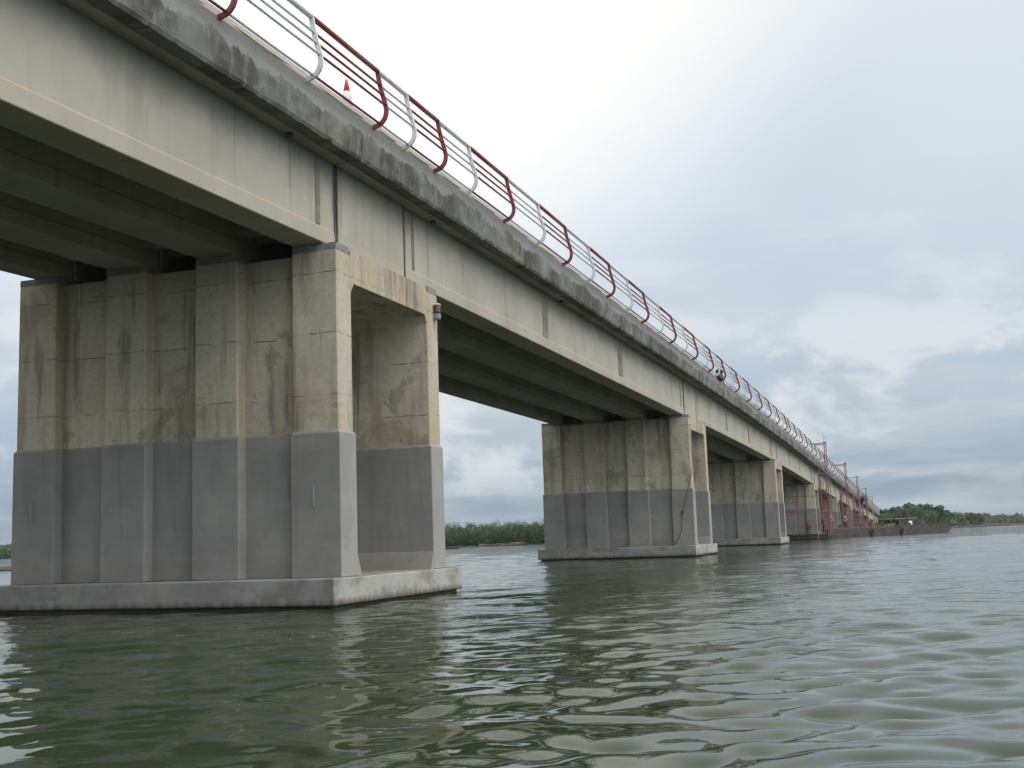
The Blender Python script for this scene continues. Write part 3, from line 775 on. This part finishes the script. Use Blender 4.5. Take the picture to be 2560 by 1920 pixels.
def stand(dx=0, lean=.0, armf=.25, spread=.12):
    return dict(pelvis=(0, 0, .92), chest=(0, lean*.5, 1.28), neck=(0, lean*.8, 1.47), head=(0, lean+.03, 1.57), crown=(0, lean+.03, 1.64),
        shl=(-.19, lean*.6, 1.40), ell=(-.25, lean*.6+armf*.4, 1.13), hal=(-.22, lean+armf, 1.0), fil=(-.21, lean+armf+.09, .97),
        shr=(.19, lean*.6, 1.40), elr=(.25, lean*.6+armf*.3, 1.12), har=(.24, lean+armf*.8, .92), fir=(.24, lean+armf*.8+.06, .85),
        hil=(-.09, 0, .88), knl=(-spread, .04, .48), anl=(-spread, 0, .09), tol=(-spread-.02, .14, .035),
        hir=(.09, 0, .88), knr=(spread, .02, .48), anr=(spread, -.03, .09), tor=(spread+.02, .11, .035))
pb = onbarge(1.6, .7)
bx, by = onbarge(2.0, .75)
person('worker in an orange vest and white helmet standing on the barge', (bx, by, ZW+.80), R(200), stand(0, .05, .3, .16), 'orange')
bx, by = onbarge(7.2, 2.0)
person('worker in pale shirt and white helmet near the third mast', (bx, by, ZW+.80), R(160), stand(0, .02, .15), 'shirt')
person('person in brown clothes standing in front of the fourth pier', (-.62, 89.3, .42), R(20), stand(0, .03, .1), 'shirt2', 'darkcloth', None)
bx, by = onbarge(-.9, .6)
person('dark clothed person standing where the scaffold meets the barge', (.55, 90.4, .56), R(120), stand(0, .12, .35), 'darkcloth', 'darkcloth', None)

# ------------------------------------------------------------------ small boats
def canoe(label, loc, rz_, L=5.8, mat='wood', inner='darkwood', cargo=False, group='wooden canoes near the far mangroves'):
    t = thing('canoe', label, 'canoe', loc, group, rz_)
    mb = MB(); N_ = 14; outer = []
    for q in range(N_+1):
        f = q/N_*2-1; wdt = .34*(1-abs(f)**2.6)+.02; sh = .16*abs(f)**3
        x = f*L/2
        outer.append([(x, -wdt, .27+sh), (x, -wdt*.75, .05+sh*.8), (x, 0, -.08+sh*1.1), (x, wdt*.75, .05+sh*.8), (x, wdt, .27+sh), (x, wdt*.82, .265+sh), (x, wdt*.55, .10+sh), (x, -wdt*.55, .10+sh), (x, -wdt*.82, .265+sh)])
    mb.loft(outer).build('hull', mat, t)
    for f in (-.5, 0, .45):
        wdt = .34*(1-abs(f)**2.6); x = f*L/2
        MB().box(x-.06, x+.06, -wdt*.86, wdt*.86, .235, .26).build('thwart', 'darkwood', t)
    if cargo:
        MB().tube([(-.5, .08, .32), (.5, .0, .36), (1.6, -.05, .44)], .07, 6).build('bundled_net', 'wood', t)
    return t
cdir = math.atan2(.32, .95)
canoe('long pale canoe floating before the mangroves, seen between the two piers', (-49.5, 146.0, ZW), cdir, 6.1)
canoe('second pale canoe alongside, with bundles lying on top', (-48.2, 148.3, ZW), cdir+.05, 5.0, cargo=True)
canoe('small dark canoe bow showing beside the nearest pier', (-43.4, 108.8, ZW), cdir+.1, 4.6, 'darkwood')
canoe('small grey boat at the far left edge of the water', (-47.6, 45.6, ZW), R(35), 2.2, 'steel', group=None)

# ------------------------------------------------------------------ water
def build_water():
    cx, cy = CAM[0]*S, CAM[1]*S
    az0 = math.atan2(F.y, F.x)
    fine = np.linspace(-R(33), R(33), 900)
    step = R(1.6); coarse = np.arange(R(33)+step, math.tau-R(33)-step*.5, step)
    ang = az0+np.concatenate([fine, coarse])
    rr = [2.2]
    while rr[-1] < 12000: rr.append(rr[-1]*(1.0048 if rr[-1] < 130 else (1.02 if rr[-1] < 600 else 1.15)))
    rr = np.array([.4, 1.2]+rr)
    A_, R_ = np.meshgrid(ang, rr)
    Xp = cx+R_*np.cos(A_); Yp = cy+R_*np.sin(A_)
    cell = R_*.0055
    H = np.zeros_like(Xp); DX = np.zeros_like(Xp); DY = np.zeros_like(Xp)
    g2 = np.random.default_rng(11)
    nw = 120; lam = np.exp(g2.uniform(math.log(.22), math.log(3.2), nw))
    main = az0+math.pi+R(16)
    calm = np.clip((R_-9)/16, 0, 1)                # smooth slick round the mooring spot
    # calm and ruffled areas
    cal = .5+.5*np.sin(Xp*.11+1.3+1.2*np.sin(Yp*.06))*np.sin(Yp*.083+.4+np.sin(Xp*.05))
    for l in lam:
        th = main+g2.normal(0, .52); k = math.tau/l; ph = g2.uniform(0, math.tau)
        st = .031*(1.0 if l < .85 else .42)*g2.uniform(.5, 1.3)
        amp = st/k
        att = np.clip((l-3*cell)/(3*cell), 0, 1)
        mod = (.75+.5*cal)*((.25+.75*calm) if l < .36 else 1.0) if l < 1.4 else 1.0
        arg = k*(Xp*math.cos(th)+Yp*math.sin(th))+ph + .6*np.sin(.23*k*(Xp*math.sin(th)-Yp*math.cos(th))+ph*2)
        H += amp*att*mod*np.sin(arg)
        c_ = amp*att*mod*np.cos(arg)*(1.15 if l < 1.2 else .8)
        DX -= c_*math.cos(th); DY -= c_*math.sin(th)
    far = np.clip(1-(R_-250)/400, 0, 1)
    V = np.stack([Xp+DX*far, Yp+DY*far, ZW*S+H*far], -1).reshape(-1, 3)
    nr, na = Xp.shape
    i, j = np.meshgrid(np.arange(nr-1), np.arange(na), indexing='ij'); j2 = (j+1) % na
    q = np.stack([i*na+j, i*na+j2, (i+1)*na+j2, (i+1)*na+j], -1).reshape(-1, 4)[:, ::-1]
    me = bpy.data.meshes.new('water')
    me.vertices.add(len(V)); me.vertices.foreach_set('co', V.ravel().astype(np.float32))
    me.loops.add(q.size); me.loops.foreach_set('vertex_index', q.ravel().astype(np.int32))
    me.polygons.add(len(q)); me.polygons.foreach_set('loop_start', (np.arange(len(q))*4).astype(np.int32))
    me.polygons.foreach_set('loop_total', np.full(len(q), 4, np.int32)) if False else None
    me.polygons.foreach_set('use_smooth', np.ones(len(q), bool))
    me.update(calc_edges=True); me.validate()
    t, fin = newmat('river_water'); p = wpos(t)
    ca = t.vmul(p, (1, 1, 1))
    rot = t.node('ShaderNodeVectorRotate', {'Vector': p, 'Angle': -main}, rotation_type='Z_AXIS').outputs[0]
    b1 = t.noise(t.vmul(rot, (4.2, 2.0, 1)), 1.0, 3, .5, .3)
    b2 = t.noise(t.vmul(rot, (13, 7, 1)), 1.0, 3, .5)
    b3 = t.noise(t.vmul(rot, (.9, .35, 1)), 1.0, 4, .55)
    patch = t.noise(t.vmul(p, (.09, .09, 1)), 1.0, 3)
    dn = t.node('ShaderNodeVectorMath', {0: t.vmul(p, (1, 1, 0)), 1: (CAM[0]*S, CAM[1]*S, 0)}, operation='DISTANCE').outputs['Value']
    ruf = t.add(.12, t.mul(t.step(dn, 9., 26.), .88))
    h = t.add(t.add(t.mul(b1, .80), t.mul(b2, t.add(t.mul(t.step(patch, .40, .60), .22), .06))), t.mul(b3, 2.1))
    h = t.mul(h, ruf)
    murk = t.noise(t.vmul(p, (.5, .5, 1)), 1.0, 3)
    c = t.mix(murk, (.021, .034, .017), (.030, .044, .023))
    me.materials.append(fin(c, .02, h, .60, .08, IOR=1.37, Specular_IOR_Level=.5))
    o = bpy.data.objects.new('water', me); col.objects.link(o); struct(o)
build_water()
# foam flecks drifting in a line past the pier
mb = MB(); g3 = random.Random(5)
line = [(-8.5, -1.2), (-5.5, -2.6), (-2.65, -3.67), (-.8, -4.2), (1.1, -4.9), (2.1, -4.65), (3.5, -4.6), (5.0, -6.2), (6.2, -8.2)]
for q in range(520):
    s_ = g3.random()*(len(line)-1); a = int(s_); f = s_-a
    sp_ = g3.choice((.05, .10, .28))
    x = line[a][0]*(1-f)+line[min(a+1, len(line)-1)][0]*f+g3.gauss(0, sp_); y = line[a][1]*(1-f)+line[min(a+1, len(line)-1)][1]*f+g3.gauss(0, sp_)
    r = abs(g3.gauss(0, .004))+.0012; z = ZW+g3.uniform(-.006, .012); e = g3.uniform(1.2, 4.0)
    n = 7; a0 = g3.random()*6
    mb.add([(x+r*e*math.cos(a0+math.tau*j/n)*g3.uniform(.7, 1.2), y+r*1.6*math.sin(a0+math.tau*j/n), z) for j in range(n)], [tuple(range(n))])
o = mb.build('foam', plain('foam', (.36, .39, .36), .5)); o['kind'] = 'stuff'

# ------------------------------------------------------------------ vegetation
def leaves_mesh(name, blobs, per, size, mat, parent=None, loc=(0, 0, 0), seed=1, flat=.85):
    """blobs: (x,y,z,rx,ry,rz) in units relative to loc; leaf clumps as small bent quads through each volume."""
    g = np.random.default_rng(seed); Vs = []
    for bx_, by_, bz_, rx, ry, rz_ in blobs:
        n = per if isinstance(per, int) else per(rx)
        u = g.normal(size=(n, 3)); u /= np.linalg.norm(u, axis=1)[:, None]
        rad = g.uniform(.45, 1.0, n)**.5*(1+.22*np.sin(u[:, 0]*5+bx_)*np.cos(u[:, 2]*6+by_))*g.uniform(.9, 1.15, n)
        c = np.stack([bx_+u[:, 0]*rx*rad, by_+u[:, 1]*ry*rad, bz_+u[:, 2]*rz_*rad], 1)
        a = g.normal(size=(n, 3)); a /= np.linalg.norm(a, axis=1)[:, None]
        b = np.cross(a, u+g.normal(size=(n, 3))*.7); b /= np.linalg.norm(b, axis=1)[:, None]
        s = size*g.uniform(.5, 1.4, n)[:, None]
        Vs.append(np.stack([c-a*s-b*s*.6, c+a*s*.2-b*s*.9, c+a*s+b*s*.5, c-a*s*.3+b*s], 1))
    V = np.concatenate(Vs).reshape(-1, 3); V[:, 2] = np.maximum(V[:, 2], .02)
    n = len(V)//4
    me = bpy.data.meshes.new(name)
    me.vertices.add(len(V)); me.vertices.foreach_set('co', (V*S).ravel().astype(np.float32))
    me.loops.add(n*4); me.loops.foreach_set('vertex_index', np.arange(n*4, dtype=np.int32))
    me.polygons.add(n); me.polygons.foreach_set('loop_start', (np.arange(n)*4).astype(np.int32))
    me.update(calc_edges=True); me.materials.append(MT[mat])
    o = bpy.data.objects.new(name, me); o.location = Vector(loc)*S; col.objects.link(o)
    if parent: o.parent = parent
    return o
def shore_line(poly, step, rows, h0, hj, r0, seed, back):
    g = random.Random(seed); out = []
    for a, b in zip(poly[:-1], poly[1:]):
        a = Vector(a); b = Vector(b); L = (b-a).length; n = max(1, int(L/step)); nrm = Vector((-(b-a).y, (b-a).x)).normalized()*back
        for q in range(n):
            for rw in range(rows):
                p = a+(b-a)*((q+g.random())/n)+nrm*(rw*r0*1.1+g.uniform(0, .6))
                hh = h0*(.8+.1*rw)+g.uniform(-hj, hj)
                r = r0*g.uniform(.75, 1.25)
                out.append((p.x, p.y, hh*.55, r, r, hh*.48)); out.append((p.x+g.uniform(-.5, .5), p.y+.3, hh*.25, r*1.05, r, hh*.28))
    return out
def bank(name, pts, z=-.02):
    me = MB().add([(x, y, ZW-.6) for x, y in pts]+[(x, y, z) for x, y in pts], [tuple(range(len(pts), 2*len(pts)))]+[(i_, (i_+1) % len(pts), (i_+1) % len(pts)+len(pts), i_+len(pts)) for i_ in range(len(pts))])
    return struct(me.build(name, 'mud'))
FAR = [(-330, 330), (-268, 290), (-200, 243), (-130, 197), (-95, 174), (-62, 155.5), (-50, 150.5), (-40, 146), (-30, 145)]
bank('mud_bank', FAR+[(-30, 240), (-330, 520)])
o = leaves_mesh('mangrove', shore_line(FAR[3:], 1.5, 3, 3.25, .35, 1.15, 3, 1), 1300, .065, 'leaf', seed=4); o['kind'] = 'stuff'
o = leaves_mesh('mangrove', shore_line(FAR[:4], 4.0, 2, 4.5, .6, 2.6, 5, 1), 900, .17, 'leaf', seed=5); o['kind'] = 'stuff'
# far right bank and the island behind the barge
bank('island_ground', [(-40, 268), (0, 262), (12, 275), (30, 300), (38, 330), (20, 380), (-60, 380)], .5)
RB = [(14, 330), (34, 470), (52, 505), (75, 500), (110, 480), (170, 440)]
bank('far_bank', [(10, 330), (34, 470), (52, 505), (75, 500), (110, 480), (170, 440), (400, 560), (300, 900), (0, 700)], .02)
o = leaves_mesh('far_mangrove', shore_line(RB, 4.0, 3, 3.7, .9, 2.6, 9, 1), 900, .20, 'leaf3', seed=6); o['kind'] = 'stuff'

def tree(label, x, y, h, r, mat, seed, per=1300):
    x -= 3.7; h *= .80
    g = random.Random(seed)
    t = thing('tree', label, 'tree', (x, y, .45), 'trees on the island behind the barge')
    tr = MB(); top = Vector((g.uniform(-.4, .4), g.uniform(-.4, .4), h*.62))
    tr.tube([(0, 0, -.2), (top.x*.4, top.y*.4, h*.3), tuple(top)], [.22, .16, .08], 7)
    bl = []
    for q in range(9):
        a = g.uniform(0, 6.28); rr_ = r*g.uniform(.25, .8); z = h*g.uniform(.34, .86)
        rr_ *= (1.15-.7*max(0, z/h-.5))
        c = (math.cos(a)*rr_, math.sin(a)*rr_, z); s = r*g.uniform(.36, .58)
        tr.tube([(top.x*.5, top.y*.5, h*.32), (c[0]*.5, c[1]*.5, (h*.35+z)/2), c], [.09, .06, .03], 5)
        bl.append((c[0], c[1], c[2], s, s, s*.75))
    bl.append((top.x, top.y, h*.84, r*.45, r*.45, h*.16))
    bl.append((0, 0, h*.3, r*.95, r*.9, h*.3)); bl.append((0, -.5, h*.18, r*1.1, r*.9, h*.2))
    tr.build('trunk', 'bark', t)
    leaves_mesh('crown', bl, per, .15, mat, t, seed=seed)
    return t
# from pixels of the skyline: x spread at y about 290
tree('dark green tree behind the end of the bridge, leftmost on the island', 3.6, 284, 5.6, 2.1, 'leaf', 21)
tree('light green bushy tree low on the island, right of the bridge end', 5.6, 276, 3.8, 1.9, 'leaf2', 22)
tree('green tree left of the island summit', 7.4, 288, 6.2, 2.2, 'leaf', 23)
tree('tallest tree on the island', 10.0, 290, 7.3, 2.6, 'leaf', 24)
tree('bright green rounded tree in the middle of the island', 11.6, 284, 6.2, 2.4, 'leaf2', 25)
tree('broad green tree just right of the island summit', 14.2, 290, 6.7, 2.5, 'leaf2', 26)
tree('dark tree at the right shoulder of the island', 17.4, 291, 6.2, 2.2, 'leaf', 27)
tree('low tree where the island slopes down to the right', 19.2, 290, 4.0, 2.0, 'leaf2', 28)
tree('small olive bush at the right foot of the island', 22.0, 296, 2.8, 2.0, 'leaf3', 29)
tree('dark round bush right of the island slope', 25.5, 300, 3.4, 1.9, 'leaf', 30)
bpy.context.view_layer.update()

# ------------------------------------------------------------------ humid air
hz = MB().box(-420, 420, -120, 950, -3.5, 11.5)
ht = bpy.data.materials.new('humid_air'); ht.use_nodes = True; ht.node_tree.nodes.clear(); T = NT(ht.node_tree)
vol = T.node('ShaderNodeVolumePrincipled', {'Color': (.86, .90, .95), 'Density': .00014, 'Anisotropy': .2})
T.l.new(vol.outputs[0], T.node('ShaderNodeOutputMaterial').inputs['Volume'])
ho = hz.build('haze', ht); ho['kind'] = 'stuff'
